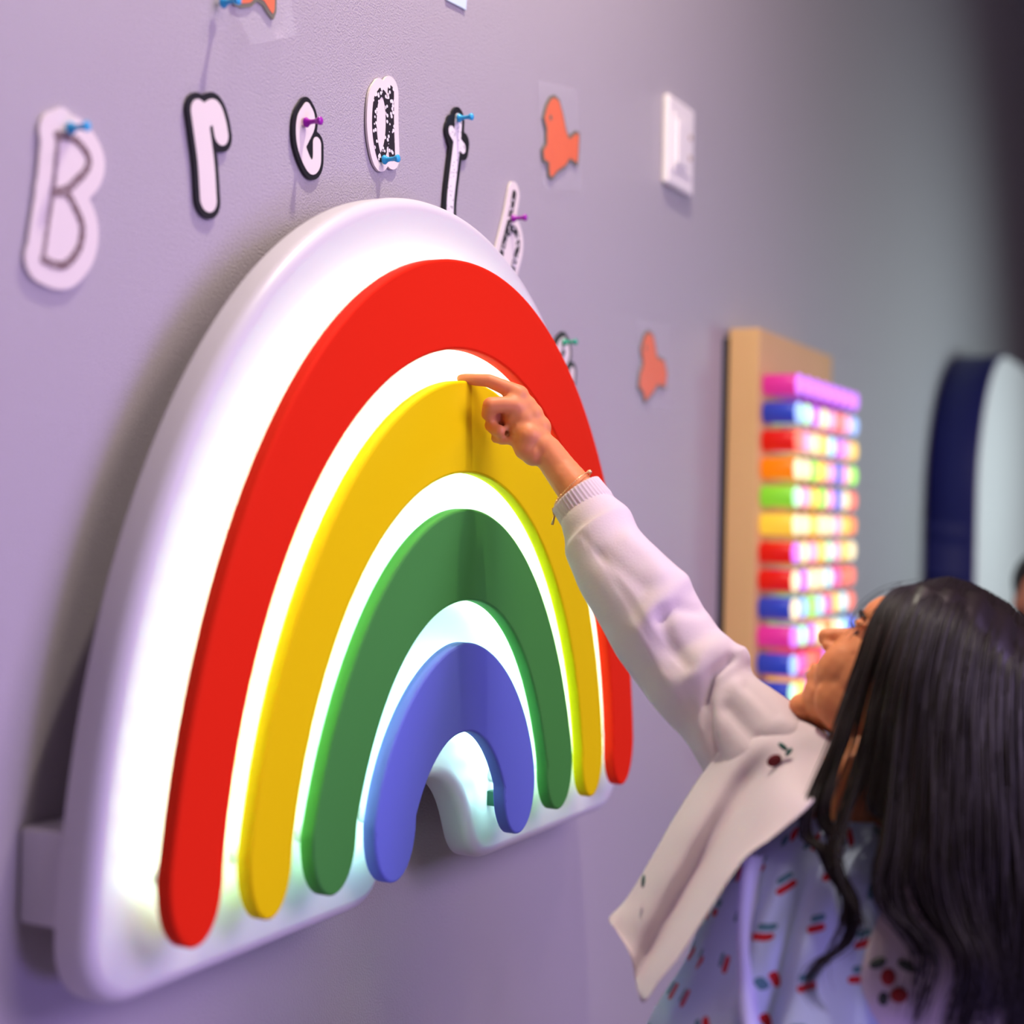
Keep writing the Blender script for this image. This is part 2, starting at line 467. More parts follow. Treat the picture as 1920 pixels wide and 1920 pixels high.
letter('lowercase h cutout of white card with speckled strokes, leaning behind the rainbow rim',
       [([(959, 364), (950, 413), (935, 475), (926, 515)], .0060),
        ([(947, 436), (958, 430), (965, 445), (965, 467), (957, 501), (953, 525)], .0060)],
       .0125, M['card_w'], M['pebble'], fill=[[(947, 432), (962, 438), (963, 467), (955, 505), (930, 505)]])
letter('last lowercase e cutout, mostly hidden behind the red arch, green push pin through it',
       [([(1052, 642), (1044, 652), (1042, 680), (1048, 708), (1058, 722), (1066, 716), (1068, 698)], .0090),
        ([(1052, 642), (1058, 654), (1058, 668), (1050, 684)], .0090)],
       .0085, M['card_b'], M['card_w'])

# ------------------------------------------------------------------ push pins
def pin(px, py, m, label, y=-.0055, tilt=(0, 0), L=.0235):
    p = onY(px, py, y); t = thing('push_pin', label, 'push pin', (p.x, 0, p.z), 'push pins holding the letters')
    t.rotation_euler = (tilt[0], 0, tilt[1])
    prof = [(.0005, .0), (.0058, .0002), (.0062, .0015), (.0052, .0028), (.0032, .0050), (.0027, .0085), (.0029, .0125), (.0042, .0150), (.0050, .0165), (.0050, .0180), (.0038, .0188), (.0004, .0190)]
    bm = bmesh.new(); n = 20; rings = []
    for r, d in prof: rings.append([bm.verts.new((r*math.cos(2*math.pi*k/n), y-.002-d*L/.019, r*math.sin(2*math.pi*k/n))) for k in range(n)])
    for a, b in zip(rings, rings[1:]):
        for k in range(n):
            f = bm.faces.new((a[k], a[(k+1) % n], b[(k+1) % n], b[k])); f.smooth = True
    bm.faces.new(rings[-1]); bm.faces.new(list(reversed(rings[0])))
    from_bm('grip', bm, m, t)
    bm = bmesh.new(); tube(bm, [(0, y-.004, 0), (0, .004, 0)], .0006, 8); from_bm('needle', bm, M['steel'], t)
    return t
pin(128, 241, M['teal_pin'], 'blurry blue push pin in the top of the capital B')
pin(570, 230, M['purple_pin'], 'purple push pin in the small e beside the r')
pin(717, 300, M['teal_pin'], 'blue push pin at the foot of the letter a')
pin(857, 222, M['teal_pin'], 'bright blue push pin at the top of the letter t')
pin(959, 410, M['purple_pin'], 'purple push pin in the leaning letter h')
pin(1055, 642, M['green_pin'], 'green push pin beside the red arch')
pin(414, 6, M['teal_pin'], 'pale blue push pin under the top orange fish, cut by the frame')

# ------------------------------------------------------------------ laminated paper fish
def fish(label, outline, eye, film, inset=.0038, extra_dark=None, curl=None):
    pts = wp([tuple(q) for q in outline]); bx = bounds(pts, .02)
    c = Vector((sum(p[0] for p in pts)/len(pts), 0, sum(p[1] for p in pts)/len(pts)))
    t = thing('paper_fish', label, 'fish decoration', c, 'orange paper fish taped to the wall')
    keep(cut('cutout', lambda X, Z: poly_sdf(X, Z, pts)-.001, *bx, .0022, -.0015, -.0035, M['olive']), t)
    keep(cut('orange_print', lambda X, Z: poly_sdf(X, Z, pts)+inset, *bx, .0018, -.0037, -.0042, M['orange']), t)
    if eye:
        e = wp([eye])[0]
        keep(cut('eye', lambda X, Z: np.hypot(X-e[0], Z-e[1])-.0045, e[0]-.01, e[0]+.01, e[1]-.01, e[1]+.01, .0015, -.0043, -.0047, M['olive']), t)
    # clear laminate sheet, very slightly curled off the wall
    bm = bmesh.new(); N = 14; g = []
    a, b, cc, d = [Vector((*wp([q])[0],)) for q in film]
    for i in range(N+1):
        row = []
        for j in range(N+1):
            s, r = i/N, j/N
            q = a.lerp(b, r).lerp(d.lerp(cc, r), s)
            y = -.0052-(.004*math.sin(3.1*r)*math.sin(2.2*s+.3))
            if curl: y -= curl*max(0, s-.55)**1.5*(1.2-r*.6)+.006*math.sin(5*r+3*s)*s
            row.append(bm.verts.new((q.x, y, q.y)))
        g.append(row)
    for i in range(N):
        for j in range(N):
            f = bm.faces.new((g[i][j], g[i][j+1], g[i+1][j+1], g[i+1][j])); f.smooth = True
    keep(from_bm('clear_film', bm, M['film']), t)
    return t
fish('orange paper fish swimming upward between the letters and the light switch',
     [(1036, 179), (1045, 187), (1052, 212), (1058, 242), (1063, 257), (1077, 246), (1083, 250), (1082, 284), (1080, 311), (1065, 301), (1057, 314), (1042, 324), (1032, 337), (1025, 331), (1024, 308), (1015, 302), (1013, 281), (1020, 269), (1020, 242), (1015, 221), (1021, 197), (1028, 183)],
     (1028, 221), [(1003, 150), (1076, 168), (1086, 362), (1012, 352)])
fish('blurred orange paper fish lower on the wall, right of the red arch',
     [(1213, 619), (1222, 628), (1226, 648), (1229, 668), (1242, 674), (1248, 700), (1245, 728), (1230, 724), (1220, 740), (1206, 756), (1202, 738), (1194, 726), (1196, 701), (1202, 682), (1198, 654), (1205, 628)],
     (1206, 652), [(1187, 598), (1246, 612), (1252, 768), (1191, 764)])
fish('orange paper fish cut off by the top edge, in curled clear film',
     [(425, -70), (428, -20), (434, 8), (450, 14), (466, 12), (477, 1), (489, 8), (500, 26), (508, 36), (513, 22), (514, -20), (512, -75), (470, -110)],
     None, [(400, -120), (540, -110), (530, 70), (440, 90)], curl=.05)
bm = bmesh.new()
pts = [onY(a, b, -.003) for a, b in ((836, -60), (878, -50), (874, 19), (866, 14), (838, 0))]
f = bm.faces.new([bm.verts.new(p) for p in pts]); r = bmesh.ops.extrude_face_region(bm, geom=[f])
for v in r['geom']:
    if isinstance(v, bmesh.types.BMVert): v.co.y += .0015
o = from_bm('paper_card', bm, mat('pale_blue_paper', (.62, .76, .82), .5), loc=(pts[0].x, 0, pts[0].z)); o['label'] = 'pale blue paper card corner poking in at the top edge'; o['category'] = 'paper'

# ------------------------------------------------------------------ light switch
sw = thing('light_switch', 'off-white wall switch plate right of the upper orange fish', 'light switch', (1.055, 0, 1.13))
x0, x1, z0, z1 = .985, 1.122, 1.048, 1.216
bm = bmesh.new(); box(bm, x0, x1, -.014, 0, z0, z1, .005); keep(from_bm('cover_plate', bm, M['switch']), sw)
bm = bmesh.new(); box(bm, x0+.022, x1-.022, -.017, -.010, z0+.03, z1-.03, .0015); keep(from_bm('frame', bm, M['switch']), sw)
bm = bmesh.new(); box(bm, x0+.032, x1-.055, -.021, -.012, z0+.042, z1-.042, .003); keep(from_bm('rocker', bm, M['switch']), sw)
for zz in (z0+.068, z0+.108):
    bm = bmesh.new(); tube(bm, [(x1-.030, -.016, zz), (x1-.030, -.0185, zz)], .0055, 14); keep(from_bm('screw', bm, M['screw']), sw)

# ------------------------------------------------------------------ glowing peg board
pb = thing('peg_board', 'birch wood light board on the wall carrying rows of glowing coloured pegs', 'light board', (1.7, -.01, .45))
a = onY(1371, 622, -.012); b = onY(1421, 613, -.078); c = onY(1561, 660, -.078)
XL, XR, ZT, ZB = (a.x+b.x)/2, c.x, b.z, -.18
bm = bmesh.new(); box(bm, XL, XR, -.078, -.012, ZB, ZT, .003); keep(from_bm('board', bm, M['wood']), pb)
bm = bmesh.new(); box(bm, XL-.006, XR-.02, -.012, 0, ZB+.02, ZT-.02, .001); keep(from_bm('gap_shade_box', bm, M['black']), pb)  # black box paints in the shade of the gap behind the board
COLR = dict(pi=(1, .04, .40), vi=(.62, .12, 1), bl=(.05, .10, .85), lb=(.30, .50, 1), re=(1, .010, .004), or_=(1, .22, .0), ye=(1, .60, .05), cr=(1, .80, .45), gr=(.35, .95, .05), mi=(.50, 1, .62), pk=(1, .35, .60), cy=(.45, .85, .95), sr=(1, .12, .05))
pegm = {}
def pegmat(c, tip):
    k = (c, tip)
    if k not in pegm:
        col = COLR[c]
        if tip: pegm[k] = mat('peg_tip_'+c, tuple(.05+.3*v for v in col), .4, emit=tuple(min(1, .10+.90*v) for v in col), estr=1.5)
        else: pegm[k] = mat('peg_rod_'+c, tuple(.3*v for v in col), .4, emit=col, estr={'bl': .30, 'vi': .30, 'or_': .85, 'ye': .9}.get(c, .55))
    return pegm[k]
ROWS = [('pi', 'vi vi vi vi vi vi vi vi'), ('bl', 'lb mi vi cr pk sr pk lb'), ('re', 'sr pk cr ye cy vi pk ye'),
        ('or_', 'cr cr gr ye pk bl pk gr'), ('gr', 'mi pk ye gr pk bl cr sr'), ('ye', 'cr cr ye cr cr pk ye or_'),
        ('re', 'vi cr pk ye mi pk ye cr'), ('re', 'cr vi cr cr cy pi sr sr'), ('bl', 'cr lb gr cy pi ye cy sr'),
        ('pi', 'vi mi vi cr or_ cr cy bl'), ('bl', 'lb pi sr re vi ye cr or_'), ('bl', 'mi ye pk vi cr ye sr lb'), ('or_', 'ye cr re cr lb vi mi ye')]
NAME = dict(pi='magenta', vi='violet', bl='deep blue', lb='light blue', re='red', or_='orange', ye='yellow', cr='cream', gr='lime green', mi='mint', pk='pink', cy='pale cyan', sr='coral red')
ORD = ['first', 'second', 'third', 'fourth', 'fifth', 'sixth', 'seventh', 'eighth', 'ninth', 'tenth', 'eleventh', 'twelfth', 'thirteenth']
t0 = onY(1492, 715, -.150); t7 = onY(1606, 748, -.150); tz = onY(1490, 1243, -.150)
xs0 = t0.x+.022; dx = (t7.x-.020-xs0)/7; z_top = t0.z-.004; dz = (t0.z-tz.z)/10
def rod_mesh(r, y0, y1, tip):
    bm = bmesh.new(); n = 18
    prof = [(r, y0), (r, y1+.004), (r*.9, y1)] if not tip else [(r*.97, y0), (r*.97, y1+.003), (r*.8, y1)]
    rings = [[bm.verts.new((q*math.cos(2*math.pi*k/n), y, q*math.sin(2*math.pi*k/n))) for k in range(n)] for q, y in prof]
    for a_, b_ in zip(rings, rings[1:]):
        for k in range(n):
            f = bm.faces.new((a_[k], a_[(k+1) % n], b_[(k+1) % n], b_[k])); f.smooth = True
    bm.faces.new(rings[-1]); bm.faces.new(list(reversed(rings[0])))
    bmesh.ops.recalc_face_normals(bm, faces=bm.faces)
    me = bpy.data.meshes.new('rod'); bm.to_mesh(me); bm.free(); return me
rm = rod_mesh(.0225, 0, -.070, False); tm = rod_mesh(.0225, -.0705, -.078, True)
rods = {}; tips = {}
for i, (bc, tc_) in enumerate(ROWS):
    for j, c in enumerate(tc_.split()):
        rc = bc if j == 0 else c
        t = thing('glowing_peg', f'{NAME[c]}-tipped glowing peg, {ORD[j]} from the left in the {ORD[i]} row from top', 'peg',
                  (xs0+j*dx, -.0782, z_top-i*dz), 'glowing pegs in the wooden board')
        if rc not in rods: rods[rc] = rm.copy(); rods[rc].materials.append(pegmat(rc, False))
        if c not in tips: tips[c] = tm.copy(); tips[c].materials.append(pegmat(c, True))
        for nm, me in (('rod', rods[rc]), ('tip', tips[c])):
            o = bpy.data.objects.new(nm, me); COL.objects.link(o); o.parent = t

# ------------------------------------------------------------------ big blue-rimmed white panel at the far end
a = onY(1765, 1080, -.01); fp = onY(1830, 1060, -.17); tp = onY(1890, 668, -.17)
X0 = fp.x; ZTOP = tp.z; XW = 1.5; RC = .55
bw = thing('round_panel', 'big white wall panel with a deep navy blue rim, right edge of the photo', 'wall panel', (X0+XW/2, -.01, .2))
def rr_outline(x0, x1, z0, z1, r):
    q = []
    for cx, cz, t0_ in ((x1-r, z0+r, -90), (x1-r, z1-r, 0), (x0+r, z1-r, 90), (x0+r, z0+r, 180)):
        for k in range(16):
            t = math.radians(t0_+90*k/15); q.append((cx+r*math.cos(t), cz+r*1.0*math.sin(t)))
    return [(p.x, p.y) for p in resample([(x, z, 0) for x, z in q], 160, True)]
bm = bmesh.new(); slab(bm, rr_outline(X0, X0+XW, -.7, ZTOP, RC), -.005, -.166, .004); keep(from_bm('rim', bm, M['navy']), bw)
bm = bmesh.new(); slab(bm, rr_outline(X0+.006, X0+XW-.006, -.694, ZTOP-.006, RC-.006), -.166, -.172, .003); keep(from_bm('white_face', bm, M['whiteboard']), bw)

# ------------------------------------------------------------------ the girl
gl = thing('person', 'long-haired girl in pale pink cardigan and cherry-print dress reaching up to the rainbow', 'person', P(1590, 2000, 1.58).xy.to_3d()+Vector((0, 0, ZF)))
HC = P(1690, 1296, 1.62)
fw = (R*-.74+U*.56+F*.37).normalized()
up = (R*.58+U*.78-F*.05); up = (up-fw*up.dot(fw)).normalized()
sd = fw.cross(up).normalized()
if sd.dot(F) > 0: sd = -sd                        # sd points to the camera side of the face
def H(a, b, s=0): return HC+fw*a+up*b+sd*s
AX = (fw, sd, up)
bm = Acc()
ball(bm, H(-.012, .030), (.090, .072, .082), AX, 24, 16)       # cranium
ball(bm, H(.030, -.010), (.058, .058, .072), AX, 20, 14)       # face block
ball(bm, H(.045, .052), (.040, .050, .035), AX)                # forehead
ball(bm, H(.050, -.050), (.038, .040, .036), AX)               # jaw
ball(bm, H(.072, -.078), (.0185, .020, .015), AX)              # chin
ball(bm, H(.074, -.040), (.019, .026, .016), AX)               # mouth base
ball(bm, H(.0870, -.034), (.008, .018, .0048), AX)             # upper lip
ball(bm, H(.0855, -.046), (.008, .016, .0052), AX)            # lower lip
for t_ in range(9):                                            # nose
    k = t_/8; ball(bm, H(.076+.024*k, .020-.020*k), (.0085+.001*k, .007+.003*k, .009), AX, 12, 8)
ball(bm, H(.0985, -.003), (.0085, .0095, .0080), AX)
for s in (-1, 1):
    ball(bm, H(.090, -.008, .0085*s), (.008, .0055, .006), AX)
    ball(bm, H(.054, -.020, .027*s), (.034, .024, .036), AX)   # cheeks
    ball(bm, H(.026, -.046, .038*s), (.044, .017, .034), AX)   # jaw side
    ball(bm, H(.068, .033, .026*s), (.013, .020, .006), AX)    # brow
    ball(bm, H(-.006, -.002, .071*s), (.016, .007, .028), AX)  # ears
NB = P(1600, 1525, 1.575)
chain(bm, [(H(-.020, -.040), .052), (H(-.012, -.075), .046), (NB+U*.03, .044), (NB-U*.01, .052)])
SR = P(1450, 1425, 1.66); SL = P(1735, 1600, 1.55); CH = P(1600, 1640, 1.575)
chain(bm, [(NB-U*.02, .05), (SR, .045)]); chain(bm, [(NB-U*.02, .05), (SL, .045)])
PV = P(1590, 2010, 1.58)
for t_ in range(9):
    k = t_/8; q = CH.lerp(PV, k); ball(bm, q, (.085-.010*math.sin(k*3.1), .080, .06))
ball(bm, PV, (.10, .09, .08))
# raised arm
EL = P(1306, 1250, 1.745); WR = P(1026, 847, 1.855)
chain(bm, [(SR, .045), (SR.lerp(EL, .5), .036), (EL, .030), (EL.lerp(P(1085, 925, 1.835), .5), .031), (P(1085, 925, 1.835), .0245), (P(1050, 880, 1.85), .0215), (WR, .0200)])
HZ = 1.855
def hp(x, y, z=0): return P(840+x/5.647, 680+y/5.647, HZ+z)     # hand points, read in a 5.647x enlargement
# palm
for (x, y, z, r) in ((1000, 900, 0, .0195), (930, 800, .004, .0195), (860, 700, .006, .0195), (790, 600, .006, .0195), (720, 500, .004, .0185), (700, 430, .004, .0160), (745, 350, .006, .0140),
                     (900, 960, -.004, .0160), (830, 900, -.004, .0165), (800, 840, -.002, .0160), (772, 720, 0, .0158), (700, 600, .003, .0140), (850, 780, -.006, .017), (820, 470, .008, .0155), (880, 560, .008, .0165), (960, 690, .008, .0165)):
    ball(bm, hp(x, y, z), r)
def finger(js): chain(bm, [(hp(x, y, z), r) for x, y, z, r in js])
finger([(735, 320, .006, .0112), (600, 262, .004, .0098), (430, 190, .004, .0088), (300, 182, .006, .0080), (190, 170, .010, .0070), (140, 170, .012, .0062)])       # index, pointing
finger([(700, 455, -.006, .0112), (580, 445, -.010, .0108), (455, 455, -.012, .0112), (425, 540, -.006, .0092), (500, 545, .008, .0080)])  # middle, curled
finger([(665, 560, .016, .0096), (490, 600, .012, .0090), (455, 665, .003, .0086), (490, 700, -.004, .0080), (545, 722, -.009, .0076)])     # ring
finger([(700, 690, .018, .0082), (540, 750, .014, .0072), (505, 800, .006, .0064), (575, 826, -.002, .0056), (665, 828, -.005, .0050)])      # little
finger([(900, 860, .020, .0125), (790, 740, .030, .0105), (680, 660, .032, .0092), (600, 630, .028, .0080)])                                  # thumb, tucked on the wall side
# other arm, hanging
E2 = P(1728, 1950, 1.51); W2 = P(1640, 2290, 1.49)
chain(bm, [(SL, .045), (SL.lerp(E2, .5), .036), (E2, .030), (W2, .020)])
for k in range(4):
    d = (k-1.5)*.013; b0 = W2-U*.055+F*d; chain(bm, [(b0, .0075), (b0-U*.025-R*.004, .007), (b0-U*.045-R*.012, .006), (b0-U*.052-R*.022, .0055)])
ball(bm, W2-U*.03, (.016, .026, .036))
chain(bm, [(W2-U*.012-F*.015, .010), (W2-U*.035-F*.032-R*.006, .0085), (W2-U*.055-F*.034-R*.012, .007)])
# legs
for s in (-1, 1):
    hp_ = PV+R*.05*s-U*.03; kn = Vector((hp_.x, hp_.y, ZF+.34)); an = Vector((hp_.x-.01, hp_.y, ZF+.07))
    chain(bm, [(hp_, .070), (kn, .045), (kn-U*.08, .046), (an, .028)])
    chain(bm, [(an-U*.035, .028), (an-U*.045-R*.10, .022)])
body = fuse('body', bm, .0026, M['skin'], None, 4, .5); keep(body, gl)
# shoes
for s in (-1, 1):
    hp_ = PV+R*.05*s-U*.03; an = Vector((hp_.x-.01, hp_.y, ZF+.07)); bm = Acc()
    chain(bm, [(an-U*.032+R*.02, .036), (an-U*.040-R*.06, .034), (an-U*.044-R*.10, .030)])
    o = fuse('shoe', bm, .006, M['shoe'], None, 2); 
    for v in o.data.vertices: v.co.z = max(v.co.z, ZF+.001)
    keep(o, gl)
# eyes
for s in (-1, 1):
    bm = bmesh.new(); ball(bm, H(.0600, .020, .026*s), .0116, None, 20, 14)
    e = from_bm('eye', bm, mat('eye_white', (.75, .70, .68), .2)); keep(e, gl); 
    for f in e.data.polygons: f.use_smooth = True
    bm = bmesh.new(); ball(bm, H(.0698, .0210, .028*s), (.0030, .0062, .0062), AX)
    e2 = from_bm('iris', bm, mat('brown_iris', (.03, .012, .006), .15)); keep(e2, gl); e2.parent = e; e2.matrix_parent_inverse = Matrix.Identity(4)
    bm = bmesh.new()
    for k in range(9):
        q = (k-4)/4; b0 = H(.0775-.003*q*q, .027-.004*q*q, .027*s+.011*q)
        tube(bm, [b0, b0+fw*.006+up*.002+sd*.002*q, b0+fw*.007+up*.005+sd*.003*q], [.0003, .0002, .0001], 4)
    keep(from_bm('eyelashes', bm, M['hair']), gl)
    bm = bmesh.new(); tube(bm, [H(.080, .040, .012*s), H(.081, .044, .026*s), H(.070, .040, .042*s)], [.0022, .0028, .0012], 6)
    keep(from_bm('eyebrow', bm, M['hair']), gl)

# ---- dress
def cherries():
    m = mat('cherry_print_cotton', (.42, .47, .66), .8, .2, sheen=.1); nt = m.node_tree; b = nt.nodes['Principled BSDF']
    uv = nt.nodes.new('ShaderNodeUVMap')
    mp = nt.nodes.new('ShaderNodeMapping'); mp.inputs['Scale'].default_value = (21, 21, 1); nt.links.new(uv.outputs[0], mp.inputs[0])
    v = nt.nodes.new('ShaderNodeTexVoronoi'); v.voronoi_dimensions = '2D'; v.inputs['Scale'].default_value = 1; v.inputs['Randomness'].default_value = .45
    nt.links.new(mp.outputs[0], v.inputs['Vector'])
    sub = nt.nodes.new('ShaderNodeVectorMath'); sub.operation = 'SUBTRACT'
    nt.links.new(mp.outputs[0], sub.inputs[0]); nt.links.new(v.outputs['Position'], sub.inputs[1])
    sp = nt.nodes.new('ShaderNodeSeparateColor'); nt.links.new(v.outputs['Color'], sp.inputs[0])
    ang = nt.nodes.new('ShaderNodeMath'); ang.operation = 'MULTIPLY'; ang.inputs[1].default_value = 2.6; nt.links.new(sp.outputs[0], ang.inputs[0])
    rot = nt.nodes.new('ShaderNodeVectorRotate'); rot.rotation_type = 'Z_AXIS'
    nt.links.new(sub.outputs[0], rot.inputs['Vector']); nt.links.new(ang.outputs[0], rot.inputs['Angle'])
    def blob(off, half, rad, colr, prev):
        s = nt.nodes.new('ShaderNodeVectorMath'); s.operation = 'SUBTRACT'; s.inputs[1].default_value = (*off, 0); nt.links.new(rot.outputs[0], s.inputs[0])
        a = nt.nodes.new('ShaderNodeVectorMath'); a.operation = 'ABSOLUTE'; nt.links.new(s.outputs[0], a.inputs[0])
        d = nt.nodes.new('ShaderNodeVectorMath'); d.operation = 'SUBTRACT'; d.inputs[1].default_value = (*half, 0); nt.links.new(a.outputs[0], d.inputs[0])
        x = nt.nodes.new('ShaderNodeVectorMath'); x.operation = 'MAXIMUM'; x.inputs[1].default_value = (0, 0, 0); nt.links.new(d.outputs[0], x.inputs[0])
        L = nt.nodes.new('ShaderNodeVectorMath'); L.operation = 'LENGTH'; nt.links.new(x.outputs[0], L.inputs[0])
        c = nt.nodes.new('ShaderNodeMath'); c.operation = 'LESS_THAN'; c.inputs[1].default_value = rad; nt.links.new(L.outputs['Value'], c.inputs[0])
        mx = nt.nodes.new('ShaderNodeMix'); mx.data_type = 'RGBA'; nt.links.new(c.outputs[0], mx.inputs[0])
        if prev is None: mx.inputs[6].default_value = (.52, .60, .76, 1)
        else: nt.links.new(prev, mx.inputs[6])
        mx.inputs[7].default_value = (*colr, 1); return mx.outputs[2]
    c = blob((.05, -.20), (.08, .0), .075, (.10, .22, .26), None)
    c = blob((0, 0), (.11, 0), .080, (.55, .02, .025), c)
    nt.links.new(c, b.inputs['Base Color'])
    return m
M['dress'] = cherries()
def loft(rings, seg, k, disp=None, uvs=True, arc=(0, 2*math.pi), axes=(R, F)):
    """rings: (center Vector, half width, half depth) ; returns bmesh with uv in metres"""
    A = crom([(*c, a, b) for c, a, b in rings], k); bm = bmesh.new(); uvl = bm.loops.layers.uv.new('UVMap')
    hx = Vector((axes[0].x, axes[0].y, 0)).normalized(); hy = Vector((axes[1].x, axes[1].y, 0)).normalized()
    g = []; full = abs(arc[1]-arc[0]-2*math.pi) < 1e-6; s = 0; S_ = []
    for i, r in enumerate(A):
        c = Vector(r[:3]); row = []
        if i: s += (c-Vector(A[i-1][:3])).length
        S_.append(s)
        n = seg if full else seg+1
        for j in range(n):
            t = arc[0]+(arc[1]-arc[0])*j/seg
            d = disp(s, t) if disp else 0
            row.append(bm.verts.new(c+hx*(r[3]+d)*math.cos(t)+hy*(r[4]+d)*math.sin(t)))
        g.append(row)
    for i in range(len(g)-1):
        for j in range(seg):
            j2 = (j+1) % len(g[i]) if full else j+1
            f = bm.faces.new((g[i][j], g[i][j2], g[i+1][j2], g[i+1][j])); f.smooth = True
            rad = .13
            for lp, (jj, ii) in zip(f.loops, ((j, i), (j+1, i), (j+1, i+1), (j, i+1))):
                lp[uvl].uv = ((arc[0]+(arc[1]-arc[0])*jj/seg)*rad, S_[ii])
    return bm
def dd(s, t):
    k = min(1, s/.3)
    ridge = .016*math.exp(-((t-4.02)/.085)**2)*min(1, s/.1)-.010*math.exp(-((t-4.20)/.07)**2)*min(1, s/.1)
    return ridge+.006*k*math.sin(t*7+s*3)+.004*k*math.sin(t*13+2)
RD = [(P(1600, 1525, 1.575), .068, .050), (P(1598, 1550, 1.575), .085, .060), (P(1586, 1610, 1.570), .112, .078), (P(1562, 1720, 1.565), .130, .092),
      (P(1548, 1820, 1.565), .142, .100), (P(1538, 1930, 1.57), .172, .122), (P(1540, 2080, 1.58), .205, .155), (P(1545, 2300, 1.58), .25, .20), (P(1550, 2600, 1.58), .29, .24)]
bm = loft(RD, 96, 8, dd); dress = from_bm('dress', bm, M['dress']); keep(dress, gl)
PA = crom([(*c, a, b, t) for (c, a, b), t in zip(RD, (3.4, 3.5, 3.68, 3.90, 4.04, 4.22, 4.30, 4.32, 4.34))], 8)
HX = Vector((R.x, R.y, 0)).normalized(); HY = Vector((F.x, F.y, 0)).normalized(); bm = bmesh.new(); rows = []
for r_ in PA[14:]:
    row = []
    for dt, h in ((-.055, -.004), (-.045, .009), (-.02, .0125), (.02, .0125), (.045, .009), (.055, -.004)):
        t_ = r_[5]+dt*.13/max(r_[3], .1); row.append(bm.verts.new(Vector(r_[:3])+HX*(r_[3]+h+.009)*math.cos(t_)+HY*(r_[4]+h+.009)*math.sin(t_)))
    rows.append(row)
for a_, b_ in zip(rows, rows[1:]):
    for k in range(5): bm.faces.new((a_[k], a_[k+1], b_[k+1], b_[k])).smooth = True
o = from_bm('placket', bm, mat('lilac_cotton', (.52, .50, .80), .8, .2)); o['label'] = 'plain lilac strip down the dress front'; keep(o, gl); o.parent = dress; o.matrix_parent_inverse = Matrix.Identity(4)
sm = dress.modifiers.new('thick', 'SOLIDIFY'); sm.thickness = .0015; sm.offset = 1

# ---- cardigan : raised sleeve + front flap + near sleeve/body, one garment
# sleeve outline rows: (upper/right edge px, lower/left edge px, depth)
SLV = [((1119, 899), (1041, 957), 1.835), ((1140, 921), (1052, 985), 1.830), ((1155, 935), (1060, 1012), 1.822), ((1180, 958), (1062, 1045), 1.815), ((1200, 995), (1080, 1088), 1.800),
       ((1238, 1035), (1100, 1128), 1.785), ((1285, 1080), (1130, 1180), 1.768), ((1318, 1135), (1160, 1232), 1.752), ((1356, 1192), (1200, 1290), 1.738),
       ((1398, 1222), (1240, 1340), 1.722), ((1412, 1262), (1280, 1385), 1.708), ((1450, 1292), (1312, 1435), 1.692), ((1505, 1330), (1345, 1490), 1.675), ((1560, 1385), (1400, 1540), 1.650)]
CRE = [  # creases / ridges on the sleeve: pixel polyline, width px, depth m (negative = crease)
    ([(1370, 1235), (1338, 1262), (1325, 1310), (1330, 1380), (1345, 1430)], 9, -.0100), ([(1392, 1222), (1402, 1236)], 12, .006),
    ([(1350, 1205), (1318, 1225), (1300, 1262)], 20, .0060), ([(1312, 1145), (1270, 1140), (1235, 1160)], 12, -.0050), ([(1285, 1085), (1250, 1120), (1222, 1150)], 20, .0055),
    ([(1240, 1150), (1255, 1210), (1290, 1250)], 14, -.0045), ([(1180, 1010), (1215, 1040), (1240, 1075)], 18, .0035), ([(1130, 1040), (1175, 1075), (1205, 1100)], 16, -.0030),
    ([(1380, 1290), (1430, 1330), (1480, 1370)], 16, .0050), ([(1365, 1330), (1410, 1380), (1450, 1400)], 14, -.0055), ([(1400, 1290), (1450, 1345)], 10, -.004),
    ([(1090, 1000), (1130, 1050), (1200, 1160), (1260, 1260), (1330, 1370)], 3.0, -.0022), ([(1200, 1180), (1225, 1230), (1268, 1290)], 20, .005)]
def proj(p):
    v = p-CAM; z = v.dot(F); return 960+FPX*v.dot(R)/z, 960-FPX*v.dot(U)/z
def crease(x, y):
    d = 0
    for pts, w, a in CRE:
        best = 1e9
        for (ax, ay), (bx, by) in zip(pts, pts[1:]):
            dx_, dy_ = bx-ax, by-ay; t = max(0, min(1, ((x-ax)*dx_+(y-ay)*dy_)/(dx_*dx_+dy_*dy_)))
            best = min(best, math.hypot(x-ax-t*dx_, y-ay-t*dy_))
        if best < 3.2*w: d += a*math.exp(-(best/w)**2)
    return d
bm = bmesh.new()
A = crom([(*(P(*u, z).lerp(P(*l, z), .5)), *((P(*u, z)-P(*l, z))/2)) for u, l, z in SLV], 10)
g = []; nseg = 72
for i, r in enumerate(A):
    c = Vector(r[:3]); e = Vector(r[3:6]); row = []
    w = e.length; en = e/w
    t_ = (Vector(A[min(i+1, len(A)-1)][:3])-Vector(A[max(i-1, 0)][:3])).normalized(); v_ = en.cross(t_).normalized()
    if v_.dot(F) > 0: v_ = -v_
    for j in range(nseg):
        th = 2*math.pi*j/nseg
        p = c+en*w*math.cos(th)+v_*w*.92*math.sin(th)
        if math.sin(th) > -.2:
            x, y = proj(p); n_ = (en*math.cos(th)+v_*math.sin(th)); k = min(1, (math.sin(th)+.2)*1.6)
            p = p+n_*(crease(x, y)*k)
        p = p+(p-c).normalized()*.0022*noise.noise(p*22)*min(1, i/12)
        row.append(bm.verts.new(p))
    g.append(row)
for a_, b_ in zip(g, g[1:]):
    for j in range(nseg):
        f = bm.faces.new((a_[j], a_[(j+1) % nseg], b_[(j+1) % nseg], b_[j])); f.smooth = True
